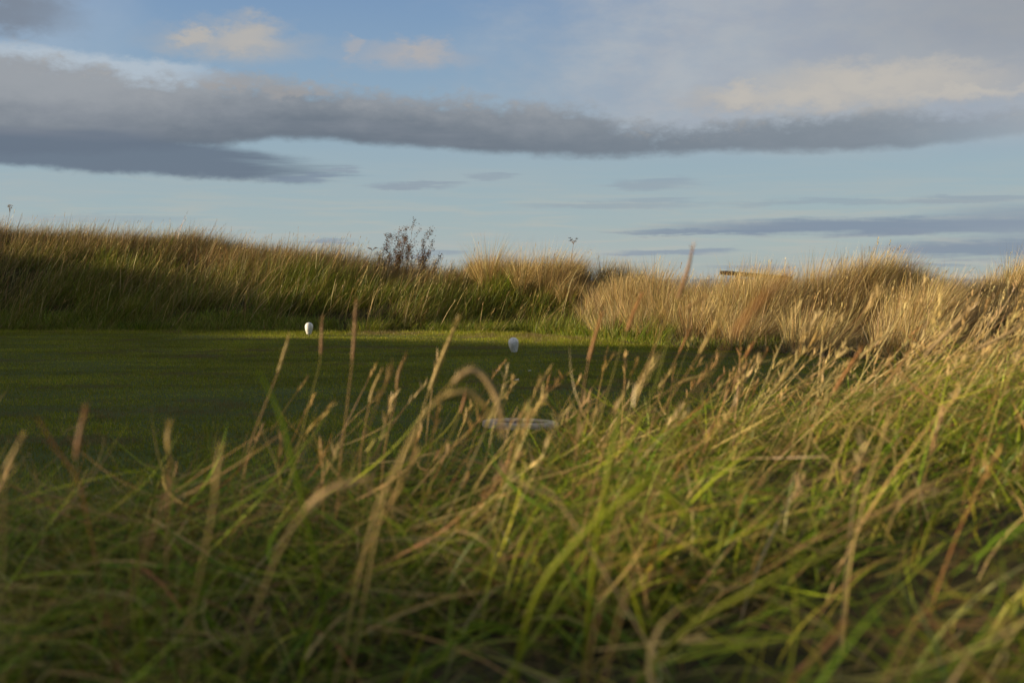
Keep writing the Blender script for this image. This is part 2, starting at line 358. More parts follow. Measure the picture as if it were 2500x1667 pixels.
# mown lawn: its own sheet a few mm above the ground, edge softly ragged
lx = np.arange(-9.6, 5.6, 0.1); ly = np.arange(4.6, 25.4, 0.1)
LX, LY = np.meshgrid(lx, ly, indexing='ij'); LD = lawn_dist(LX, LY)
lid = np.arange(LX.size).reshape(LX.shape)
ok = (LD[:-1, :-1] < 0.02) & (LD[1:, :-1] < 0.02) & (LD[1:, 1:] < 0.02) & (LD[:-1, 1:] < 0.02)
lf = np.stack([lid[:-1, :-1], lid[1:, :-1], lid[1:, 1:], lid[:-1, 1:]], -1)[ok]
used, inv = np.unique(lf, return_inverse=True)
lz = hz(LX, LY) + 0.006 + (vnoise(LX, LY, 1.4, 31) - 0.5) * 0.012 + (vnoise(LX, LY, 0.35, 32) - 0.5) * 0.008 + 0.006
LV = np.stack([LX, LY, lz], -1).reshape(-1, 3)[used]
lawn = mesh_obj('lawn', LV, inv.reshape(-1, 4), MLAWN, smooth=True); tag(lawn, kind='structure')

# ------------------------------------------------------------------ grass blades
def blades(root, L, phi, th0, curl, w, c0, c1=None, nseg=4, turn=None, taper=1.4):
    N = len(root); k = (np.arange(nseg) + 0.5) / nseg
    th = th0[:, None] + curl[:, None] * k[None, :]
    ph = phi[:, None] + (0 if turn is None else turn[:, None] * k[None, :])
    seg = np.stack([np.sin(th) * np.cos(ph), np.sin(th) * np.sin(ph), np.cos(th)], -1) * (L / nseg)[:, None, None]
    pts = np.concatenate([np.zeros((N, 1, 3)), np.cumsum(seg, 1)], 1) + root[:, None, :]
    psi = phi + np.pi / 2 + rng.normal(0, 0.7, N)
    side = np.stack([np.cos(psi), np.sin(psi), rng.normal(0, .15, N)], -1)
    t = np.linspace(0, 1, nseg + 1)
    wp = np.clip(1 - t ** taper, 0.06, 1) * np.clip(0.55 + 1.6 * t, 0, 1)
    off = side[:, None, :] * (w[:, None] * 0.5 * wp[None, :])[..., None]
    v = np.stack([pts - off, pts + off], 2)                     # N, n+1, 2, 3
    base = (np.arange(N) * (nseg + 1) * 2)[:, None]
    s = np.arange(nseg)[None, :] * 2
    f = np.stack([base + s, base + s + 1, base + s + 3, base + s + 2], -1).reshape(-1, 4)
    if c1 is None: c1 = c0
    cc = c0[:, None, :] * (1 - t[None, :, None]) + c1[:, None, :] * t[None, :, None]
    cc = np.repeat(cc[:, :, None, :], 2, 2)
    return v.reshape(-1, 3), f, cc.reshape(-1, 3), pts
def merge(parts):
    vs, fs, cs, n = [], [], [], 0
    for v, f, c in parts:
        vs.append(v); fs.append(f + n); cs.append(c); n += len(v)
    return np.concatenate(vs), np.concatenate(fs), np.concatenate(cs)
def U(a, b, n): return rng.uniform(a, b, n)
def pal(cols, wts, n, jit=0.22):
    cols = np.array(cols); i = rng.choice(len(cols), n, p=np.array(wts) / np.sum(wts))
    return cols[i] * np.exp(rng.normal(0, jit, (n, 1))) * np.exp(rng.normal(0, 0.06, (n, 3)))
STRAW = (0.44, 0.325, 0.12); PALE = (0.55, 0.43, 0.205); TAN = (0.35, 0.215, 0.085); RUST = (0.30, 0.13, 0.05); GREY = (0.27, 0.22, 0.15); BROWNISH = (0.31, 0.17, 0.075)
GRN = (0.105, 0.17, 0.009); LIME = (0.23, 0.27, 0.018); DGRN = (0.045, 0.075, 0.010); OLIVE = (0.21, 0.18, 0.03); BLUEG = (0.09, 0.13, 0.035)

def scatter(n, x0, x1, y0, y1):
    return U(x0, x1, n), U(y0, y1, n)
def rooted(x, y, sink=0.01): return np.stack([x, y, hz(x, y) - sink], -1)
def inview(x, y, m=0.6): return np.abs(x) < 0.36 * y + m

# --- back bank, left: rough grass
def green_limit(px):              # how far up the slope the green grass reaches
    return np.interp(px, [1050, 1150, 1300, 1400, 1500, 1600, 1650], [2.0, 1.0, 0.80, 0.6, 0.34, 0.08, -0.2])
def bank_grass():
    x, y = scatter(430000, -15, 3.5, 20.0, 34.0)
    px, yb, yc, t = dune_t(x, y)
    k = (px > -420) & (px < 1650) & (t > -0.5) & (t < 1.45) & (lawn_dist(x, y) > np.where(px > 1230, .75, .12)) & (t < green_limit(px) + (vnoise(x, y, .5, 3) - .5) * .3)
    clump = vnoise(x, y, 0.55, 21) * 0.6 + vnoise(x, y, 1.7, 22) * 0.4
    k &= rng.random(len(x)) < np.where(t > 0.9, 0.9, 0.12 + 1.0 * sstep(clump, 0.25, 0.65))
    x, y, t, px, clump = x[k], y[k], t[k], px[k], clump[k]; n = len(x)
    L = (0.30 + 0.30 * clump + 0.12 * sstep(t, 0.1, 0.6)) * U(0.6, 1.25, n) * (0.55 + 0.45 * np.maximum(sstep(t, 0, 0.25), sstep(px, 1150, 1300)))
    right = sstep(px, 1000, 1250)
    dry = np.clip(0.03 + 0.18 * sstep(t, 0.2, .7) + .72 * sstep(t, .62, .9) + (vnoise(x, y, 1.2, 23) - 0.5) * 0.6 - 0.6 * right, 0.03, 0.95)
    g = pal([GRN, OLIVE, DGRN, LIME], [3, 3, 1.2, 1.6], n); s = pal([STRAW, TAN, PALE, GREY, RUST], [4, 2.4, 2.6, 1, .6], n)
    isdry = rng.random(n) < dry
    c0 = np.where(isdry[:, None], s * 0.55, g * .8); c1 = np.where(isdry[:, None], s, np.where((rng.random(n) < 0.7)[:, None], g * 1.15, 0.5 * g + 0.5 * s))  # bases coloured darker than tips to paint shading low in the grass
    phi = rng.normal(0.0, 0.95, n)
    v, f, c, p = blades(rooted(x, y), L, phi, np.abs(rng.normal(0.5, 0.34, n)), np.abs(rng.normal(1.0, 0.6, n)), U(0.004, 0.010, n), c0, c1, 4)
    # unseen grass added along the off-frame dune's crest to fray its shadow
    m = 9000; x2, y2 = scatter(m, -16, -12.8, 12, 29)
    c2 = pal([STRAW, OLIVE, TAN], [2, 2, 1], m)
    v2, f2, cc2, _ = blades(rooted(x2, y2), U(.25, .6, m), rng.normal(0, 1, m), np.abs(rng.normal(.4, .3, m)), U(.2, 1.2, m), U(.008, .016, m), c2, c2, 3)
    return merge([(v, f, c), (v2, f2, cc2)])
def stems(n, xr, yr, cond, Lr, cols, wts, lean=(0.3, 0.15), w=(0.006, 0.009), head=(0.06, 0.13), hw=0.02, phis=(0, .5), nsp=8):
    """thin dry stalks with a feathery seed head"""
    x, y = scatter(n * 3, *xr, *yr); k = cond(x, y); x, y = x[k][:n], y[k][:n]; n = len(x)
    L = U(*Lr, n); phi = rng.normal(phis[0], phis[1], n); th = np.abs(rng.normal(*lean, n)); cu = rng.normal(0.3, 0.2, n)
    col = pal(cols, wts, n)
    v, f, c, pts = blades(rooted(x, y), L, phi, th, cu, U(*w, n), col * .8, col, 5, taper=6)
    hl = U(*head, n)
    d = pts[:, -1] - pts[:, -2]; d /= np.linalg.norm(d, axis=1)[:, None]
    tt = np.tile(np.linspace(0, 1, nsp), n); ri = np.repeat(np.arange(n), nsp)
    root = pts[ri, -1] - d[ri] * (hl[ri] * (1 - tt))[:, None] * 0.8
    dth = np.arccos(np.clip(d[:, 2], -1, 1))[ri]; dph = np.arctan2(d[:, 1], d[:, 0])[ri]
    m = len(ri); hc = pal([STRAW, PALE, TAN], [3, 2, 2], n, .12)[ri] * 0.5 + col[ri] * 0.5
    v2, f2, c2, _ = blades(root, hl[ri] * U(.25, .45, m), dph + rng.normal(0, .9, m), dth + rng.normal(0, .22, m), rng.normal(0, .2, m), np.full(m, hw * .5) * U(.6, 1.2, m), hc, hc * 1.1, 2)
    return merge([(v, f, c), (v2, f2, c2)])
def cond_bank(x, y):
    px, yb, yc, t = dune_t(x, y); return (px > -150) & (px < 1500) & (t > 0.05) & (t < 1.1) & (t < green_limit(px))
parts = [bank_grass(), stems(1100, (-14, 3), (24.5, 33), cond_bank, (0.45, 0.8), [STRAW, PALE, TAN], [3, 2, 2], lean=(0.4, 0.2), nsp=6, hw=.022)]
o = mesh_obj('bank_grass', *merge(parts)[:2], MG, col=merge(parts)[2]) if False else None
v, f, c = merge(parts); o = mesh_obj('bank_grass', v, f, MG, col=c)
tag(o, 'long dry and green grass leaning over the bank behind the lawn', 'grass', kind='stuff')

# --- bright green fringe at the foot of the bank
def fringe():
    x, y = scatter(290000, -12.5, 4.5, 17.5, 26.6)
    px, yb, yc, t = dune_t(x, y); ld = lawn_dist(x, y)
    hgt = 0.35 + 0.65 * sstep(vnoise(x, y, 0.8, 41), 0.3, 0.75)
    k = (ld > np.where(px > 1230, .6, -0.03)) & (ld < 2.2) & (t < 0.22) & (px > -420) & (px < 1900) & (rng.random(len(x)) < 0.2 + hgt)
    x, y, px, ld, hgt = x[k], y[k], px[k], ld[k], hgt[k]; n = len(x)
    L = (0.05 + 0.2 * hgt * sstep(ld, 0.0, 0.5)) * U(.6, 1.3, n)
    g = pal([GRN, LIME, OLIVE, DGRN], [3, 2.2, 1.5, 1], n); s = pal([STRAW, PALE], [1, 1], n)
    c1 = np.where((rng.random(n) < .12)[:, None], s, g * 1.15)
    v, f, c, p = blades(rooted(x, y), L, U(-3.14, 3.14, n), np.abs(rng.normal(.25, .2, n)), np.abs(rng.normal(1.0, .5, n)), U(.004, .009, n), g, c1, 3)
    return v, f, c
v, f, c = fringe(); o = mesh_obj('fringe_grass', v, f, MG, col=c); tag(o, 'low bright green grass fringing the back edge of the lawn', 'grass', kind='stuff')

# --- marram dune, right
def marram_tussock(cx, cy, n, hgt, spread, lean, colw):
    a = U(-np.pi, np.pi, n); r = np.sqrt(rng.random(n)) * spread
    x = cx + r * np.cos(a); y = cy + r * np.sin(a)
    L = hgt * U(0.6, 1.12, n)
    # outward fan plus the wind, which blows to the right
    ox = np.cos(a) * (r / spread) * 0.5 + lean + rng.normal(0, .1, n); oy = np.sin(a) * (r / spread) * 0.5 + rng.normal(0, .1, n)
    phi = np.arctan2(oy, ox); th = np.hypot(ox, oy)
    col = pal([STRAW, PALE, TAN, GREY, OLIVE], colw, n, .2)
    return rooted(x, y, .02), L, phi, th, np.abs(rng.normal(0.35, .22, n)), U(.004, .010, n), col
def marram():
    x, y = scatter(9000, -1.2, 12.5, 15.5, 31)
    px, yb, yc, t = dune_t(x, y)
    gl = green_limit(px)
    k = (px > 1080) & (px < 2750) & (t > 0.0) & (t < 1.5) & (t > gl - 0.05) & ((vnoise(x, y, 1.25, 8) > .49) | (t > .72))
    x, y, t, px = x[k], y[k], t[k], px[k]
    keep = []; rr = U(.8, 1.25, len(x))
    for i in range(len(x)):                                    # keep the tussocks apart
        ok = True
        for j in keep[-400:]:
            if (x[i] - x[j]) ** 2 + (y[i] - y[j]) ** 2 < (np.interp(px[i], [1600, 1800], [.46, .38]) * rr[i]) ** 2: ok = False; break
        if ok: keep.append(i)
    keep = keep[:620]
    sets = []
    for i in keep:
        comb = float(sstep(np.array(px[i]), 1600, 1800))
        big = vnoise(x[i], y[i], 1.6, 51)
        h = 0.36 + 0.30 * big + .34 * vnoise(x[i], y[i], 1.25, 8) + U(-.05, .08, 1)[0]
        h *= np.interp(px[i], [1150, 1350, 1500, 1700, 2500], [.95, 1.0, .95, 1.0, 1.0])
        shade = rng.random() < 0.18  # random share of tussocks with an olive-heavier palette
        sets.append(marram_tussock(x[i], y[i], int(420 + 260 * rng.random()), h * U(.85, 1.15, 1)[0], U(.10, .19, 1)[0] + .1 * comb, 0.16 + 0.10 * rng.random() + .2 * comb, [4, 3, 2, 1, 4] if shade else [5, 3.5, 2, 1, .6]))
    cat = [np.concatenate([s[q] for s in sets]) for q in range(7)]
    v, f, c, p = blades(*cat[:6], cat[6] * np.array([.5, .47, .5]), cat[6] * 1.1, 5)  # blade bases darkened: brown dead sheaths, plus shading painted into the tufts
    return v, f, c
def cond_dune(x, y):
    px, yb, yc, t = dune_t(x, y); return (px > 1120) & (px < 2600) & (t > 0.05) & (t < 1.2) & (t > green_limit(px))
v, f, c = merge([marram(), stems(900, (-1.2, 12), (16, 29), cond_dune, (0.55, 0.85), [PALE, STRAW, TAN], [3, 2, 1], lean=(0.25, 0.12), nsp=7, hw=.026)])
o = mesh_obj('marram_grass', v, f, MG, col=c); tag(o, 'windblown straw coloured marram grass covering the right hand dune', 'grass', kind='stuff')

# low dead thatch between the tussocks and in the gully
def thatch():
    x, y = scatter(160000, -2, 12, 15, 29)
    px, yb, yc, t = dune_t(x, y); ld = lawn_dist(x, y)
    k = (px > 1100) & (px < 2750) & (ld > 0.1) & (t > -0.6) & (t < 1.2) & (t > green_limit(px) - .1)
    x, y = x[k], y[k]; n = len(x)
    col = pal([TAN, GREY, STRAW, OLIVE, DGRN], [2, 3, .8, 2, 2.5], n, .3) * .6  # thatch colour darkened to stand in for shade in the hollows
    return blades(rooted(x, y), U(.1, .3, n), U(-3.1, 3.1, n), np.abs(rng.normal(.7, .4, n)), rng.normal(.6, .5, n), U(.004, .009, n), col, col, 3)[:3]
v, f, c = thatch(); o = mesh_obj('thatch_grass', v, f, MG, col=c); tag(o, 'short dead grass between the tussocks of the dune', 'grass', kind='stuff')

# --- turf on the lawn
def turf():
    n0 = 680000
    y = 5.0 + (25.1 - 5.0) * rng.random(n0) ** 0.8; x = U(-1, 1, n0) * (0.37 * y + 1.1)
    ld = lawn_dist(x, y); k = ld < .03 + .24 * (x > -.6); x, y = x[k], y[k]; n = len(x)
    pt = vnoise(x, y, 0.9, 61) * .6 + vnoise(x, y, .25, 62) * .4
    streak = vnoise(x * .25, y, .3, 63)
    col = pal([(0.15, 0.175, 0.010), (0.20, 0.21, 0.013), (0.24, 0.21, 0.03), (0.27, 0.21, 0.07)], [4, 4, 1.8, .4], n, .18)
    col = col * (0.45 + 0.75 * pt + .5 * streak)[:, None]
    worn = sstep(vnoise(x * .5, y, .8, 64) * .6 + vnoise(x, y, .22, 65) * .4, .60, .76)[:, None]
    col = col * (1 - .75 * worn) + np.array([.17, .12, .055]) * .75 * worn
    z = hz(x, y) + .008
    L = U(.012, .034, n) * (0.7 + .6 * pt) * (1 + 1.6 * sstep(ld[k], -1.6, -.2) * sstep(y, 18, 21))  # blades lengthened at the back edge to brighten the sunlit strip
    return blades(np.stack([x, y, z], -1), L, U(-3.14, 3.14, n), np.abs(rng.normal(.35, .3, n)), rng.normal(.3, .4, n), U(.004, .009, n), col, col * 1.1, 2)[:3]
v, f, c = turf(); o = mesh_obj('turf_grass', v, f, MT, col=c); tag(o, 'closely mown green turf of the lawn', 'grass', kind='stuff')

# --- rough grass right in front of the camera
def canopy_left(x, y): return sstep(1250 + F * x / np.maximum(y, .5), 1700, 300)
def front_leaves(n0, Lr, thm, cum, wr, cols, wts, tip, nseg=5, side=.6, windy=0.0):
    y = 0.35 + 8.2 * rng.random(n0) ** 0.75; x = U(-1, 1, n0) * (0.41 * y + 1.0) + 0.05
    pxg = 1250 + F * x / np.maximum(y, .35)
    yr = np.interp(pxg, G[:, 0], G[:, 1])
    k = (y < yr + 1.2) & (np.hypot(x, y) > 0.75) & (lawn_dist(x, y) > -1.0)
    cl = vnoise(x, y, .28, 71) * .55 + vnoise(x, y, .9, 72) * .45
    k &= rng.random(n0) < 0.10 + 1.1 * sstep(cl, .36, .64)
    k &= rng.random(n0) < np.interp(y - yr, [-.2, 0.2, 1.2], [1, .8, .15])
    x, y, cl = x[k], y[k], cl[k]; n = len(x)
    lf = canopy_left(x, y)
    L = U(*Lr, n) * (0.7 + .5 * cl) * (1 + .10 * lf)
    phi = np.where(rng.random(n) < windy, rng.normal(0.0, .4, n), U(-3.14, 3.14, n))
    sd = rng.random(n) < side; phi = np.where(sd, np.where(rng.random(n) < .62, 0.0, np.pi) + rng.normal(0, .45, n), phi)
    c0 = pal(cols, wts, n, .25); c1 = np.where((rng.random(n) < tip)[:, None], pal([STRAW, TAN, RUST, PALE], [3, 2, 1, 1], n), c0 * 1.15)
    z = hz(x, y) - .01
    v, f, c, p = blades(np.stack([x, y, z], -1), L, phi, np.abs(rng.normal(*thm, n)), np.abs(rng.normal(*cum, n)), U(*wr, n), c0, c1, nseg, turn=rng.normal(0, .6, n))
    # nothing may brush the lens
    pm = p.reshape(n, -1); dmin = np.linalg.norm(p - np.array([0, 0, CAM_H]), axis=2).min(1); bad = dmin < .55
    keep = np.repeat(~bad, nseg); return v, f[keep], c
FP = [front_leaves(40000, (.12, .30), (1.2, .42), (.9, .7), (.005, .0095), [LIME, GRN, OLIVE, (0.28, .26, .03)], [2.2, 3.4, 1.8, 1.2], .2, 7, windy=.15),
      front_leaves(140000, (.10, .28), (.95, .5), (1.3, .9), (.0035, .008), [GRN, LIME, OLIVE, DGRN, BLUEG], [4.5, 3.4, 1.2, 2, .6], .14, 6, windy=.3),
      front_leaves(15000, (.16, .36), (.8, .4), (1.0, .6), (.0018, .0036), [STRAW, TAN, OLIVE, PALE, RUST], [3, 3, 2, 1.6, 1.4], .6, 6, windy=.45),
      front_leaves(58000, (.06, .18), (1.0, .4), (1.0, .6), (.004, .008), [(.12, .075, .03), (.08, .07, .04), (.07, .065, .015), (.025, .045, .008)], [1, 1, 2, 4], .05, 4)]  # short underlayer, its colour darkened to deepen shade in the gaps
def cond_front(x, y):
    pxg = 1250 + F * x / np.maximum(y, .35); yr = np.interp(pxg, G[:, 0], G[:, 1])
    return (np.abs(x) < .38 * y + .1) & (y > 1.5) & (y < yr + .7) & (rng.random(len(x)) < np.interp(pxg, [0, 900, 1500, 2500], [.35, .6, 1, 1]))
def fallen(n0):                      # bent-over blades and stems lying across the top of the mat
    y = 0.6 + 7.0 * rng.random(n0) ** 0.8; x = U(-1, 1, n0) * (0.41 * y + .9)
    pxg = 1250 + F * x / y; yr = np.interp(pxg, G[:, 0], G[:, 1]); k = (y < yr + .3) & (np.hypot(x, y) > .8)
    cl = vnoise(x, y, .28, 71) * .55 + vnoise(x, y, .9, 72) * .45; k &= rng.random(n0) < .12 + .75 * sstep(cl, .42, .66); x, y = x[k], y[k]; n = len(x)
    phi = np.where(rng.random(n) < .6, 0, np.pi) + rng.normal(0, .55, n)
    c0 = pal([STRAW, TAN, OLIVE, GRN, LIME, RUST], [1.8, 1.8, 1.5, 3.5, 3.2, .6], n, .3)
    z = hz(x, y) + U(.04, .17, n)
    v, f, c, p = blades(np.stack([x, y, z], -1), U(.12, .34, n), phi, rng.normal(1.35, .18, n), rng.normal(.25, .5, n), U(.002, .008, n), c0, c0 * 1.1, 6, turn=rng.normal(0, .7, n))
    bad = np.linalg.norm(p - np.array([0, 0, CAM_H]), axis=2).min(1) < .55
    return v, f[np.repeat(~bad, 6)], c
FP.append(fallen(34000))
FP.append(stems(110, (-1.6, 3), (1.4, 8), cond_front, (.28, .46), [STRAW, TAN, PALE, RUST], [3, 2.5, 2, 1], lean=(.5, .25), w=(.0022, .0034), head=(.05, .10), hw=.011, phis=(0.05, .45), nsp=12))
def cond_mid(x, y):
    pxg = 1250 + F * x / np.maximum(y, .35); yr = np.interp(pxg, G[:, 0], G[:, 1])
    return (pxg > 560) & (pxg < 1800) & (y > 2.4) & (y < yr + .5)
FP.append(stems(75, (-1, 1.2), (2.4, 5.2), cond_mid, (.26, .42), [TAN, STRAW, BROWNISH, PALE], [3, 2, 2, 1], lean=(.32, .16), w=(.0022, .0032), head=(.05, .10), hw=.011, phis=(0.0, .5), nsp=12))
def cond_rt(x, y):
    pxg = 1250 + F * x / np.maximum(y, .35); yr = np.interp(pxg, G[:, 0], G[:, 1])
    return (pxg > 1650) & (pxg < 2650) & (y > 3.5) & (y < yr + .9)
FP.append(stems(340, (.5, 3.4), (3.5, 8.5), cond_rt, (.35, .62), [PALE, STRAW, TAN], [3, 3, 1.5], lean=(.75, .18), w=(.0025, .004), head=(.07, .14), hw=.013, phis=(0.0, .3), nsp=12))
v, f, c = merge(FP); o = mesh_obj('meadow_grass', v, f, MGN, col=c); tag(o, 'tangled long green and straw grass close to the viewer', 'grass', kind='stuff')

# ------------------------------------------------------------------ single stalks that stand out of the grass
def catmull(pts, n):
    pts = np.array(pts, float); p = np.vstack([2 * pts[0] - pts[1], pts, 2 * pts[-1] - pts[-2]])
    out = []
    for i in range(1, len(p) - 2):
        for t in np.linspace(0, 1, n, endpoint=False):
            a, b, c_, d = p[i - 1], p[i], p[i + 1], p[i + 2]
            out.append(.5 * ((2 * b) + (-a + c_) * t + (2 * a - 5 * b + 4 * c_ - d) * t * t + (-a + 3 * b - 3 * c_ + d) * t ** 3))
    out.append(pts[-1]); return np.array(out)
def tube(path, rad, ns=6, flat=1.0):
    path = np.asarray(path, float); m = len(path); rad = np.broadcast_to(rad, (m,))
    tg = np.gradient(path, axis=0); tg /= np.linalg.norm(tg, axis=1)[:, None] + 1e-9
    ref = np.array([0.13, 1.0, 0.09]); a = np.cross(tg, ref); a /= np.linalg.norm(a, axis=1)[:, None] + 1e-9; b = np.cross(tg, a)
    an = np.linspace(0, 2 * np.pi, ns, endpoint=False)
    v = path[:, None, :] + rad[:, None, None] * (np.cos(an)[None, :, None] * a[:, None, :] + flat * np.sin(an)[None, :, None] * b[:, None, :])
    i = np.arange(m - 1)[:, None] * ns; j = np.arange(ns)[None, :]; j2 = (j + 1) % ns
    f = np.stack([i + j, i + j2, i + ns + j2, i + ns + j], -1).reshape(-1, 4)
    return v.reshape(-1, 3), f
def stalk(name, label, pts_px, Y, head, r, c_stem, c_head, hr=None, group=None, c_low=None, fluff=1.0, cat='grass stalk'):
    """pts_px from tip down to where it sinks into the grass; head = length in metres of the seed head (0 = none)"""
    if Y < 1.52: r *= .74; hr = hr and hr * .82
    Ys = [Y] * len(pts_px)
    pts = [P(px, py, y) for (px, py), y in zip(pts_px, Ys)][::-1]          # from the bottom up
    low = pts[0]; gz = float(hz(low[0], low[1])) - .02
    if low[2] > gz + .02:                                                 # carry the stem on down to the soil
        d = pts[0] - pts[1]; d = d / max(1e-6, np.linalg.norm(d)); d = d * .5 + np.array([0, 0, -.5])
        k = (low[2] - gz) / max(.2, -d[2]); pts = [low + d * k, low + d * k * .5] + pts
    path = catmull(pts, 8); base = path[0].copy(); path = path - base
    root = empty(name, base); tag(root, label, cat, group)
    s = np.r_[0, np.cumsum(np.linalg.norm(np.diff(path, axis=0), axis=1))]; tot = s[-1]
    u = s / tot
    rad = r * .66 * (1.0 - 0.45 * u) * (1 + .18 * np.exp(-((u * 5.3) % 1 - .5) ** 2 / .004))
    v, f = tube(path, rad, 6)
    cs = np.array(c_stem); cl = cs if c_low is None else np.array(c_low)
    col = cl[None] * (1 - u[:, None]) + cs[None] * u[:, None]
    mesh_obj('stem', v, f, MGN, root, np.repeat(col, 6, 0), smooth=True)
    if head > 0:
        hs = max(0.0, tot - head)
        q = np.linspace(hs, tot, 22); hp = np.stack([np.interp(q, s, path[:, k]) for k in range(3)], -1)
        hr_ = hr or r * 2.2
        prof = np.sin(np.linspace(0.12, 1, 22) ** .75 * np.pi) ** .6 * .55 + .12
        hv, hf = tube(hp, hr_ * prof, 7)
        ch = np.array(c_head); cc = ch[None] * np.exp(rng.normal(0, .12, (len(hv), 1)))
        ns = int(150 * fluff); iq = rng.integers(0, 21, ns); tt = rng.random(ns)
        rt = hp[iq] * (1 - tt)[:, None] + hp[iq + 1] * tt[:, None]
        d = hp[iq + 1] - hp[iq]; d /= np.linalg.norm(d, axis=1)[:, None]
        dth = np.arccos(np.clip(d[:, 2], -1, 1)); dph = np.arctan2(d[:, 1], d[:, 0])
        # spikelets leave the axis at a small angle and point on towards the tip
        e = d + rng.normal(0, .3, (ns, 3)); e /= np.linalg.norm(e, axis=1)[:, None]
        bv, bf, bc, _ = blades(rt, U(.9, 2.2, ns) * hr_ * 1.6, np.arctan2(e[:, 1], e[:, 0]), np.arccos(np.clip(e[:, 2], -1, 1)), rng.normal(0, .2, ns), U(.25, .5, ns) * hr_, np.tile(ch, (ns, 1)) * np.exp(rng.normal(0, .2, (ns, 1))), np.tile(ch, (ns, 1)) * np.exp(rng.normal(.1, .2, (ns, 1))), 2)
        vv, ff, cc2 = merge([(hv, hf, cc), (bv, bf, bc)])
        mesh_obj('seed_head', vv, ff, MGN, root, cc2)
    return root
K = 2500 / 2352.0
def S(*p): return [(a * K, b * K) for a, b in p]
ORNG = (0.36, 0.18, 0.065); BRN = (0.31, 0.18, 0.085); PST = (0.50, 0.36, 0.18)
GRP = 'grass stalks standing out of the rough grass'
def hero(label, pts, Y, head, r, cs, ch, **kw): stalk('grass_stalk', label, S(*pts), Y, head, r, cs, ch, group=GRP, **kw)
hero('tallest brown reed stalk, its tip standing above the dune into the sky', [(1592, 565), (1580, 620), (1556, 690), (1540, 760), (1500, 900), (1450, 1010)], 2.55, 0.098, .0022, OLIVE, BRN, hr=0.0050, fluff=.5, c_low=GRN)
hero('orange brown straight seed head between the white marker and the tallest reed', [(1475, 672), (1440, 760), (1405, 870), (1370, 1000)], 2.85, 0.083, .002, OLIVE, ORNG, hr=0.0052, fluff=.5)
hero('orange brown stalk leaning just right of the near white marker', [(1382, 722), (1352, 830), (1335, 930), (1325, 1010)], 2.70, 0.090, .002, BRN, ORNG, hr=0.0052, fluff=.5)
hero('bent tan stalk whose top kinks to the right below the tallest reed', [(1622, 682), (1575, 710), (1530, 740), (1490, 830), (1440, 930), (1390, 1020)], 2.55, 0.045, .0024, TAN, TAN, hr=0.0037, fluff=.3)
hero('wide blurred orange seed head slanting up towards the timber rail', [(1802, 642), (1740, 700), (1670, 790), (1600, 900), (1540, 1000)], 1.05, .055, .0016, TAN, ORNG, hr=.0042)
hero('slanting tan stalk with a split feathery top in front of the dune', [(1660, 715), (1620, 790), (1570, 870), (1510, 960), (1470, 1030)], 2.70, 0.090, .002, TAN, STRAW, hr=0.0056)
hero('short stalk with a small rust red tip against the right edge of the lawn', [(1732, 786), (1705, 830), (1660, 885), (1600, 950), (1550, 1030)], 3.00, 0.038, .0018, OLIVE, RUST, hr=0.0042, fluff=.4)
hero('thin upright stalk with a small orange tip beside the red tipped one', [(1585, 755), (1565, 800), (1530, 870), (1500, 960)], 3.30, 0.060, .0017, TAN, ORNG, hr=0.0037, fluff=.4)
hero('tall brown stalk rising past the far white marker on its right', [(818, 690), (812, 800), (800, 910), (788, 1010), (780, 1080)], 2.70, 0.112, .0021, TAN, BRN, hr=0.0045, fluff=.7)
hero('dark tan upright stalk next to the far white marker', [(740, 735), (735, 830), (715, 910), (690, 1010), (670, 1080)], 2.85, 0.068, .002, OLIVE, BRN, hr=0.0042, fluff=.6)
hero('straight pale stalk leaning right, its tip left of the far white marker', [(664, 770), (640, 850), (605, 940), (575, 1020), (560, 1100)], 2.85, 0.075, .002, TAN, STRAW, hr=0.0041, fluff=.6)
hero('feathered stalk between the two white markers with side spikelets', [(1052, 735), (1020, 810), (985, 900), (955, 990), (920, 1080)], 2.85, 0.150, .0021, STRAW, STRAW, hr=0.0060, fluff=1.2)
hero('thick straw stalk arching over in a hook, its pale head hanging beside the stone plaque', [(1153, 985), (1143, 920), (1112, 866), (1078, 852), (1035, 885), (985, 940), (950, 1000), (900, 1100), (860, 1180)], 1.60, .105, .0021, STRAW, PST, hr=.0047, fluff=1.6)
hero('thinner straw stalk curving under the big hooked one', [(1125, 945), (1085, 905), (1045, 903), (1000, 925), (960, 975), (915, 1060), (880, 1150)], 1.58, .06, .0022, STRAW, STRAW, hr=.0042, fluff=1.0)
hero('pale arching stalk with a nodding fluffy head low in the left half', [(838, 1103), (800, 1112), (745, 1135), (690, 1185), (640, 1270), (600, 1370), (570, 1460)], 1.3, .06, .0026, STRAW, PST, hr=.0055, fluff=1.4)
hero('fat brown club shaped head standing alone at the left', [(196, 945), (184, 995), (174, 1060), (160, 1150), (150, 1230)], 1.5, .05, .002, OLIVE, BRN, hr=.0052, fluff=.8)
hero('thick straw coloured stem running from the lawn edge down to the lower left', [(508, 1020), (500, 1080), (490, 1160), (468, 1280), (440, 1400), (425, 1500)], 1.25, .04, .0026, STRAW, STRAW, hr=.0034, fluff=.5)
hero('dull brown diagonal stem left of the thick straw one', [(395, 1100), (375, 1160), (345, 1240), (315, 1330), (290, 1420)], 1.3, .0, .0024, BRN, BRN)
hero('brown tipped stalk with a pinched pale head above the diagonal brown stem', [(388, 978), (386, 1020), (392, 1070), (388, 1130)], 1.7, .03, .002, BRN, STRAW, hr=.004, fluff=.5)
hero('short straw stalk cut by the left border of the picture', [(52, 998), (30, 1045), (0, 1095), (-20, 1150)], 1.5, .04, .0022, TAN, STRAW, hr=.0038, fluff=.5)
hero('orange brown blade crossing behind the fat club head', [(85, 960), (130, 1030), (165, 1080), (190, 1140)], 1.6, .0, .0022, RUST, RUST)
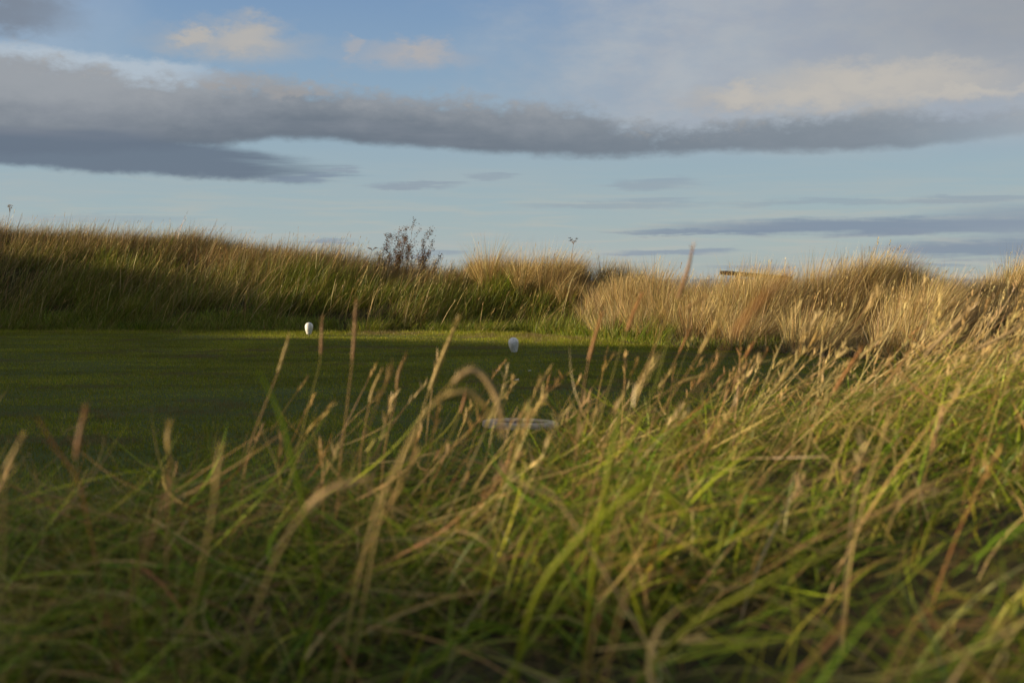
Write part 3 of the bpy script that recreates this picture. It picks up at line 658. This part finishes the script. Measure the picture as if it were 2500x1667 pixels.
hero('vertical straw stem at the extreme left, lower half', [(8, 1085), (9, 1180), (6, 1300), (2, 1420)], 1.2, .0, .0024, STRAW, STRAW)
hero('upright pale stem standing in the middle of the right hand grass', [(2042, 955), (2020, 1030), (1995, 1110), (1970, 1215), (1955, 1290)], 1.9, .03, .0026, STRAW, STRAW, hr=.003, fluff=.4)
hero('brown stem slanting through the dark hollow in the lower middle', [(1432, 1150), (1408, 1240), (1380, 1380), (1355, 1500), (1340, 1590)], 1.15, .0, .0022, BRN, BRN)
hero('pale broken stem end lying in the grass below the stone plaque', [(1147, 1070), (1180, 1095), (1225, 1128), (1290, 1160)], 1.6, .0, .0028, PST, PST)
hero('orange dead leaf blade pointing up right at the lower right', [(1945, 1425), (1895, 1480), (1850, 1530), (1810, 1590)], 1.1, .0, .0032, ORNG, ORNG)
hero('thick pale stem running down to the bottom right corner', [(2120, 1395), (2170, 1450), (2230, 1520), (2300, 1600)], 1.0, .0, .0036, TAN, TAN)
hero('longest pale head leaning right over the right hand slope', [(2235, 700), (2180, 760), (2110, 830), (2040, 905), (1960, 980)], 3.2, .16, .0028, STRAW, PST, hr=.0062, fluff=1.2)
hero('orange topped stalk at the foot of the bright dune', [(1980, 800), (1950, 845), (1915, 900), (1880, 950)], 2.8, .10, .0024, STRAW, ORNG, hr=.0055, fluff=.8)
hero('pale stalk lying flattest over the right hand grass', [(2352, 745), (2270, 790), (2180, 830), (2100, 885), (2040, 930)], 3.4, .13, .0026, STRAW, PST, hr=.0055)
hero('straw stalk with an orange tip below the longest pale head', [(2095, 800), (2060, 850), (2010, 910), (1960, 960)], 3.0, .10, .0024, STRAW, TAN, hr=.005, fluff=.8)
hero('tan stalk leaning across the dark back of the right dune', [(1630, 860), (1560, 880), (1500, 930), (1440, 1000)], 3.30, 0.075, .0022, TAN, STRAW, hr=0.0044)
hero('slim stalk beside the hooked one ending in a pointed rusty tip', [(1072, 895), (1060, 940), (1040, 990), (1010, 1050), (990, 1110)], 2.70, 0.045, .0022, OLIVE, RUST, hr=0.0037, fluff=.3)
hero('wavy tan stalk left of the feathered one', [(932, 815), (915, 860), (908, 920), (890, 1000), (880, 1070)], 3.00, 0.075, .002, TAN, TAN, hr=0.0042, fluff=.6)
hero('curved tan stalk in the dark left of the wavy one', [(876, 850), (855, 900), (842, 960), (830, 1030), (825, 1100)], 3.15, 0.075, .002, TAN, STRAW, hr=0.0045, fluff=.6)

# broad green leaf blades, blurred in front
def broad(label, pts, Y, w, c):
    path = catmull([P(px, py, Y) for px, py in S(*pts)], 8); base = path[-1].copy()
    gz = float(hz(base[0], base[1])); d = np.array([0, 0, 1.0])
    d = path[-1] - path[-4]; d = d / np.linalg.norm(d)
    path = np.vstack([path, catmull([base, base + d * .07 + np.array([0, .02, -.012]), base + d * .13 + np.array([0, .05, -.06]), np.array([base[0] + d[0] * .17, base[1] + .1, gz - .03])], 5)[1:]])
    base = path[-1].copy(); path = path - base
    u = np.linspace(0, 1, len(path)); rad = w * .5 * np.clip(np.sin(np.clip(u * 1.5 + .12, 0, 1) * np.pi / 2), .1, 1)
    v, f = tube(path, rad, 6, .22)
    o = mesh_obj('grass_leaf', v, f, MGN, None, np.tile(np.array(c), (len(v), 1)) * np.exp(rng.normal(0, .06, (len(v), 1))), smooth=True)
    o.location = base; tag(o, label, 'grass leaf', 'broad grass leaves near the viewer')
broad('broad light green leaf arching down right of the dark hollow', [(1622, 1232), (1580, 1190), (1540, 1140), (1500, 1105), (1470, 1120)], 1.35, .006, LIME)
broad('long yellow green leaf crossing the lower right, pointing up right', [(1985, 1225), (1900, 1275), (1820, 1310), (1740, 1350)], 1.3, .006, (0.20, 0.22, 0.03))
broad('green leaf bowed like an arch at the far lower left', [(275, 1390), (210, 1385), (140, 1395), (90, 1440), (20, 1500)], 1.15, .0045, GRN)
broad('dark green leaf running diagonally through the lower middle', [(1290, 1510), (1230, 1480), (1160, 1445), (1090, 1440), (1020, 1500)], 1.15, .005, GRN)
broad('slim green leaf slanting up beside the left seed heads', [(590, 845), (620, 900), (650, 970), (670, 1050)], 1.5, .004, GRN)
broad('upright green leaf under the tallest reed', [(1435, 905), (1420, 970), (1405, 1040), (1395, 1100)], 1.6, .005, LIME)

# ------------------------------------------------------------------ tee markers
def lathe(prof, ns=40):
    prof = np.array(prof); an = np.linspace(0, 2 * np.pi, ns, endpoint=False)
    v = np.stack([prof[:, 0][:, None] * np.cos(an), prof[:, 0][:, None] * np.sin(an), np.repeat(prof[:, 1][:, None], ns, 1)], -1).reshape(-1, 3)
    m = len(prof); i = np.arange(m - 1)[:, None] * ns; j = np.arange(ns)[None]; j2 = (j + 1) % ns
    f = np.stack([i + j, i + j2, i + ns + j2, i + ns + j], -1).reshape(-1, 4)
    return v, f
def marker(label, px, py_foot, Y, lift, tilt_x, tilt_y, scale=1.0):
    foot = P(px, py_foot, Y); gz = float(hz(foot[0], foot[1]))
    root = empty('tee_marker', (foot[0], foot[1], gz + .01)); tag(root, label, 'tee marker', 'white tee markers on the lawn')
    H = .192 * scale; Rm = .0655 * scale
    tt = np.linspace(0, 1, 30)
    prof = [(0.0001, 0.0), (.030 * scale, .0), (.036 * scale, .003)]
    hw = .655                                     # height of the widest ring
    for t in tt[1:-1]:
        if t < hw: r = .037 * scale + (Rm - .037 * scale) * math.sin(t / hw * math.pi / 2) ** 1.15
        else: r = Rm * math.sqrt(max(0, 1 - ((t - hw) / (1 - hw)) ** 2))
        prof.append((r, .003 + t * (H - .003)))
    prof.append((0.0001, H))
    v, f = lathe(prof); v = v + np.array([0, 0, lift])
    body = mesh_obj('body', v, f, MWHITE, root, smooth=True)
    zr = .003 + hw * (H - .003) + lift
    sv, sf = lathe([(Rm - .001, zr - .0035), (Rm + .0009, zr - .0025), (Rm + .0009, zr + .0005), (Rm - .001, zr + .0015)])
    mesh_obj('moulding_seam', sv, sf, MWHITE, body, smooth=True)
    pv, pf = lathe([(0.0001, -.07), (.004, -.05), (.0055, lift + .004), (.0001, lift + .0041)], 12)
    mesh_obj('spike', pv, pf, MSTEEL, root)
    root.rotation_euler = (tilt_x, tilt_y, .3)
    return root
marker('white egg shaped tee marker on its spike, sunlit, at the back of the lawn', 754, 823.5, 23.0, .04, 0.0, R(1))
marker('white egg shaped tee marker leaning left in shade on the open lawn', 1256, 863, 18.05, .004, R(2), R(-7))

# broken wooden tees lying on the lawn
def golf_tee(label, px, py, rot, length, head=True):
    Y = F * CAM_H / (py - HOR); p = P(px, py, Y)
    root = empty('golf_tee', (p[0], p[1], float(hz(p[0], p[1])) + .026)); tag(root, label, 'golf tee', 'broken white golf tees')
    root.rotation_euler = (0, R(86), rot)
    prof = [(0.0001, 0), (.0012, .003), (.0034, length * .4), (.0036, length * .75)]
    v, f = lathe(prof + [(.0037, length)], 12); mesh_obj('shaft', v, f, MTEE, root, smooth=True)
    if head:
        v, f = lathe([(.0037, length), (.0050, length + .004), (.0085, length + .010), (.0088, length + .0125), (.0075, length + .0125), (.0035, length + .008), (.0001, length + .008)], 16)
        mesh_obj('cup', v, f, MTEE, root, smooth=True)
golf_tee('broken white golf tee, the one lying left and angled towards the viewer', 1209, 911, R(-30), .034, False)
golf_tee('broken white golf tee, the one lying farthest right on the lawn', 1289, 911, R(8), .032, False)
golf_tee('white golf tee with a cup, the one nearest the stone plaque', 1254, 934, R(4), .034, True)

# ------------------------------------------------------------------ stone plaque let into the lawn
pc = P(1270, 1045, F * CAM_H / (1045 - HOR)); pc[2] = float(hz(pc[0], pc[1])) + .012
root = empty('stone_plaque', pc); tag(root, 'round flat stone plaque with a pale rim and dark face let into the lawn', 'stone plaque')
def wob(v, a, s):
    an = np.arctan2(v[:, 1], v[:, 0]); k = 1 + a * np.sin(an * 5 + s) + a * .7 * np.sin(an * 11 + 2 * s) + a * .5 * np.sin(an * 23 + s * 3)
    v = v.copy(); v[:, :2] *= k[:, None]; return v
v, f = lathe([(.172, .020), (.180, .032), (.20, .036), (.228, .034), (.241, .026), (.244, .012), (.24, -.03)], 72); rim = mesh_obj('rim', wob(v, .006, .6), f, MSTONE, root, smooth=True)
v, f = lathe([(.0001, .022), (.05, .022), (.12, .022), (.178, .021)], 48); face = mesh_obj('face', v, f, MSLATE, root, smooth=True)
mv, mf = [], []
for i, (mx, my, ml) in enumerate([(-.05, .06, .016), (-.022, .062, .008), (-.006, .058, .012), (.012, .06, .006), (-.09, .085, .018), (.0, .03, .02)]):
    b = len(mv); mv += [(mx, my, .0235), (mx + ml, my + .004, .0235), (mx + ml, my + .013, .0235), (mx, my + .009, .0235)]; mf.append((b, b + 1, b + 2, b + 3))
for q in mf: mesh_obj('paint_chip', np.array([mv[i] for i in q]), [(0, 1, 2, 3)], MTEE, face)
root.rotation_euler = (R(-1.0), R(1.2), 0)

# ------------------------------------------------------------------ timber rail behind the dune
def box_mesh(L, W, H, bev=.01):
    import bmesh
    bm = bmesh.new(); bmesh.ops.create_cube(bm, size=1); bmesh.ops.scale(bm, vec=(L, W, H), verts=bm.verts)
    bmesh.ops.bevel(bm, geom=bm.edges[:], offset=bev, segments=2, affect='EDGES')
    me = bpy.data.meshes.new('timber'); bm.to_mesh(me); bm.free(); return me
def box_obj(name, L, W, H, loc, mat, parent, rot=(0, 0, 0)):
    me = box_mesh(L, W, H); me.materials.append(mat); o = bpy.data.objects.new(name, me); COL.objects.link(o); o.parent = parent; o.location = loc; o.rotation_euler = rot; return o
a = P(1766, 666, 33.0); b = P(1925, 679, 37.0)
mid = (a + b) / 2; d = b - a; Lr = float(np.linalg.norm(d)); gzr = float(hz(mid[0], mid[1]))
root = empty('timber_rail', (mid[0], mid[1], gzr)); tag(root, 'dark brown timber rail on posts showing above the dune grass', 'timber rail')
yaw = math.atan2(d[1], d[0]); pit = -math.asin(d[2] / Lr); top_z = mid[2] - gzr
box_obj('top_beam', Lr, .16, .09, (0, 0, top_z), MWOOD, root, (0, pit, yaw))
for s in (-.30, .02, .40):
    q = d * s; hp = top_z + q[2] - .048 + .5
    box_obj('post', .10, .10, hp, (q[0], q[1], (top_z + q[2] - .048) - hp / 2), MWOOD, root, (0, 0, yaw))

# ------------------------------------------------------------------ shrub on the saddle
def shrub():
    base = P(998, 655, 29.3); base[2] = float(hz(base[0], base[1])) - .03
    root = empty('shrub', base); tag(root, 'sparse twiggy shrub with small dark leaves on the low saddle of the bank', 'shrub')
    r = np.random.default_rng(5); segs, leaves = [], []
    topz = CAM_H + (HOR - 540) / F * 29.3 - base[2]
    def grow(p, d, length, rad, lvl):
        n = 7; path = [p]; q = p.copy(); dd = d.copy()
        for i in range(n):
            dd = dd + r.normal(0, .10, 3) + np.array([0.012, 0, .035]); dd /= np.linalg.norm(dd)
            q = q + dd * length / n; path.append(q.copy())
            if lvl < 2 and i >= 1 and r.random() < (.95 if lvl == 0 else .6):
                side = np.array([r.normal(0, .6), r.normal(0, .6), .55 + .3 * r.random()]); side = dd * .55 + side * .6; side /= np.linalg.norm(side)
                grow(q.copy(), side, length * (.28 + .22 * r.random()) * (1 - i / n * .35), rad * .55, lvl + 1)
            if i >= (1 if lvl == 0 else 0):
                for _ in range(r.integers(1, 4)): leaves.append((q + r.normal(0, .026, 3), dd))
        segs.append((np.array(path), np.linspace(rad, rad * .35, n + 1)))
    for q in range(19):
        dx = -.6 + 1.3 * (q + r.random()) / 19; hgt = (.98 if q % 3 else .7) * math.sqrt(max(.08, 1 - ((dx + .08) / .66) ** 2)) * r.uniform(.75, 1.05); lean = dx * .38 + r.normal(0, .06)
        p = np.array([dx * .88 - .04, r.normal(0, .12), 0.0]); d = np.array([lean * .8, r.normal(0, .1), 1.0]); d /= np.linalg.norm(d)
        grow(p, d, hgt * topz * .86, .0055, 0)
    vs, fs, n = [], [], 0
    for path, rad in segs:
        v, f = tube(path, rad, 5); vs.append(v); fs.append(f + n); n += len(v)
    mesh_obj('branches', np.concatenate(vs), np.concatenate(fs), MBARK, root, smooth=True)
    pos = np.array([q for q, _ in leaves]); n = len(pos)
    a = U(-3.14, 3.14, n); th = U(.6, 2.2, n)
    col = pal([(0.05, 0.038, 0.010), (0.095, 0.05, 0.012), (0.17, 0.07, 0.018), (0.2, 0.05, 0.02)], [2, 3, 2.5, 1], n, .25)
    v, f, c, _ = blades(pos, U(.022, .04, n), a, th, rng.normal(.3, .3, n), U(.015, .026, n), col, col, 3, taper=2.5)
    mesh_obj('leaves', v, f, ML, root, col=c)
shrub()

# dry umbels that stick up from the crest
def umbel(label, foot, head, Y, nray, spread, drop, colour, name='dry_umbel'):
    f0 = P(*foot, Y); h0 = P(*head, Y); f0[2] = float(hz(f0[0], f0[1])) - .02
    root = empty(name, f0); tag(root, label, 'dry weed', 'dry weeds on the crest')
    r = np.random.default_rng(len(label)); path = catmull([f0 - f0, (h0 - f0) * .55 + np.array([-.02, 0, .0]), h0 - f0], 8)
    vs, fs = [], []; n = 0
    def add(v, f):
        nonlocal n; vs.append(v); fs.append(f + n); n += len(v)
    add(*tube(path, np.linspace(.005, .003, len(path)), 5))
    sp = []
    for i in range(nray):
        a = i / nray * 6.283 + r.normal(0, .3); e = path[-1] + np.array([math.cos(a) * spread, math.sin(a) * spread, drop * r.uniform(.4, 1.2)])
        pth = catmull([path[-1], (path[-1] + e) / 2 + np.array([0, 0, .012]), e], 4); add(*tube(pth, .0032, 4))
        for _ in range(22): sp.append(e + np.r_[r.normal(0, .024, 2), r.normal(0, .009)])
    mesh_obj('stem', np.concatenate(vs), np.concatenate(fs), MBARK, root, smooth=True)
    for q in range(nray):
        pq = np.array(sp[q * 22:(q + 1) * 22]); pq = pq.mean(0) + (pq - pq.mean(0)) * .55; m = len(pq); col = pal([colour], [1], m, .2)
        v, f, c, _ = blades(pq, U(.012, .026, m), U(-3, 3, m), U(.2, 1.6, m), U(0, .5, m), U(.009, .015, m), col, col, 2)
        mesh_obj('seed_cluster', v, f, ML, root, col=c)
umbel('tan dried umbel beside the twiggy shrub', (893, 650), (909, 612), 29.2, 7, .09, .06, (0.20, 0.13, 0.07))
umbel('dark dried umbel poking above the tall tuft on the dune crest', (1392, 640), (1400, 596), 26.8, 6, .06, .10, (0.03, 0.03, 0.028))
umbel('tall wispy dry weed at the far left of the bank crest', (14, 560), (24, 520), 31, 6, .035, .16, (0.30, 0.22, 0.14))

# leafy plants on the dune
def leafy(label, px, py, Y, size, n, cols, name='leafy_plant'):
    p = P(px, py, Y); yy = np.linspace(16, 31, 400); xx = (px - 1250) / F * yy                 # stand it on the slope along this line of sight
    pyg = HOR - (hz(xx, yy) + size * .5 - CAM_H) / yy * F
    i = int(np.argmin(np.abs(pyg - py) + .8 * np.abs(yy - Y))); base = np.array([xx[i], yy[i], float(hz(xx[i], yy[i]))])
    root = empty(name, base); tag(root, label, 'plant', 'leafy plants among the dune grass')
    vs, fs, k = [], [], 0; lp = []
    for s in range(9):
        a = U(-3.1, 3.1, 1)[0]; e = np.array([math.cos(a) * size * .5, math.sin(a) * size * .5, size * U(.6, 1.15, 1)[0]])
        pth = catmull([np.zeros(3), e * .5 + np.array([0, 0, size * .12]), e], 6); v, f = tube(pth, np.linspace(.005, .002, len(pth)), 4)
        vs.append(v); fs.append(f + k); k += len(v)
        for q in pth[3:]:
            for _ in range(n): lp.append(q + rng.normal(0, size * .06, 3))
    mesh_obj('stems', np.concatenate(vs), np.concatenate(fs), MBARK, root)
    lp = np.array(lp); m = len(lp); c0 = pal(cols, [1] * len(cols), m, .3)
    v, f, c, _ = blades(lp, U(.03, .06, m), U(-3.1, 3.1, m), U(.4, 1.9, m), U(0, .6, m), U(.018, .032, m), c0, c0, 3, taper=2.5)
    mesh_obj('leaves', v, f, ML, root, col=c)
leafy('dark green leafy plant among straw tussocks in the middle of the dune', 1372, 720, 24.5, .28, 3, [DGRN, (0.03, .05, .02)])
leafy('yellow green leafy plant left of the tall tuft, under the dune crest', 1195, 680, 26.5, .3, 3, [OLIVE, (0.10, .09, .03), DGRN])
leafy('dark bramble on the shaded gap between two tall tufts', 1290, 710, 25.5, .3, 3, [DGRN, (0.03, .04, .02)])
leafy('low dark plant at the right end of the saddle', 1085, 655, 28.5, .2, 3, [DGRN, (0.06, .035, .02)])

# ------------------------------------------------------------------ tussocks that stand out as single plants
def tussock(label, px, py, Y, hgt, n, spread, lean, cols, wts, name='grass_tussock', grp='single tussocks on the dune'):
    x = (px - 1250) / F * Y; base = np.array([x, Y, float(hz(x, Y))])
    a = U(-np.pi, np.pi, n); r = np.sqrt(rng.random(n)) * spread
    rx = x + r * np.cos(a); ry = Y + r * np.sin(a); L = hgt * U(.6, 1.12, n)
    ox = np.cos(a) * r / spread * .42 + lean + rng.normal(0, .1, n); oy = np.sin(a) * r / spread * .42 + rng.normal(0, .1, n)
    col = pal(cols, wts, n, .16)
    v, f, c, _ = blades(rooted(rx, ry, .02), L, np.arctan2(oy, ox), np.hypot(ox, oy), np.abs(rng.normal(.4, .22, n)), U(.004, .008, n), col * .85, col * 1.05, 5)
    o = mesh_obj(name, v - base, f, MG, col=c); o.location = base; tag(o, label, 'tussock', grp)
tussock('tall pointed straw tuft at the left end of the dune crest', 1195, 0, 27.4, 1.08, 480, .16, .16, [STRAW, PALE, TAN], [4, 3, 2])
tussock('big straw tuft with a bushy head on the dune crest under the dark umbel', 1345, 0, 26.6, 1.02, 800, .32, .26, [STRAW, PALE, TAN], [4, 3, 2])
tussock('tall straw tuft just left of the bushy crest tuft', 1280, 0, 26.6, .98, 480, .17, .2, [STRAW, PALE, TAN], [4, 3, 2])
tussock('pale spiky tussock low on the dune facing the lawn', 1490, 0, 22.9, .62, 560, .30, .08, [PALE, STRAW, GREY], [4, 3, 1.5])
tussock('grey tan tussock at the gully edge beside the pale spiky one', 1600, 0, 21.8, .5, 460, .28, .08, [STRAW, GREY, TAN], [3, 3, 1.5])
tussock('rounded straw tussock on the crest left of the timber rail', 1700, 0, 25.2, .85, 520, .24, .22, [STRAW, PALE, TAN], [4, 3, 2])
tussock('huge bright windswept tussock at the dune high point on the right', 2230, 0, 19.4, .86, 1100, .48, .36, [STRAW, PALE, TAN], [4, 4, 2])
tussock('bright bushy tussock sweeping down towards the lawn edge', 1990, 0, 18.6, .72, 800, .40, .3, [PALE, STRAW, TAN], [4, 4, 1.5])
tussock('yellow green tuft lit by the sun just right of the far white marker', 900, 0, 24.75, .30, 420, .30, .1, [LIME, OLIVE, GRN, STRAW], [4, 2, 2, .8], 'grass_tuft', 'green tufts along the back of the lawn')
tussock('dull green drooping tuft in shade at the foot of the left bank', 350, 0, 25.15, .28, 420, .36, .05, [GRN, DGRN, LIME], [4, 2, 1], 'grass_tuft', 'green tufts along the back of the lawn')
tussock('small yellowish tuft at the bank foot between the two markers', 1085, 0, 24.9, .26, 260, .2, .1, [LIME, OLIVE, GRN], [4, 2, 2], 'grass_tuft', 'green tufts along the back of the lawn')
tussock('tall thin yellow green tuft on the lower slope of the left bank', 320, 0, 26.4, .42, 220, .14, .1, [LIME, OLIVE, STRAW], [4, 2, 1], 'grass_tuft', 'green tufts along the back of the lawn')
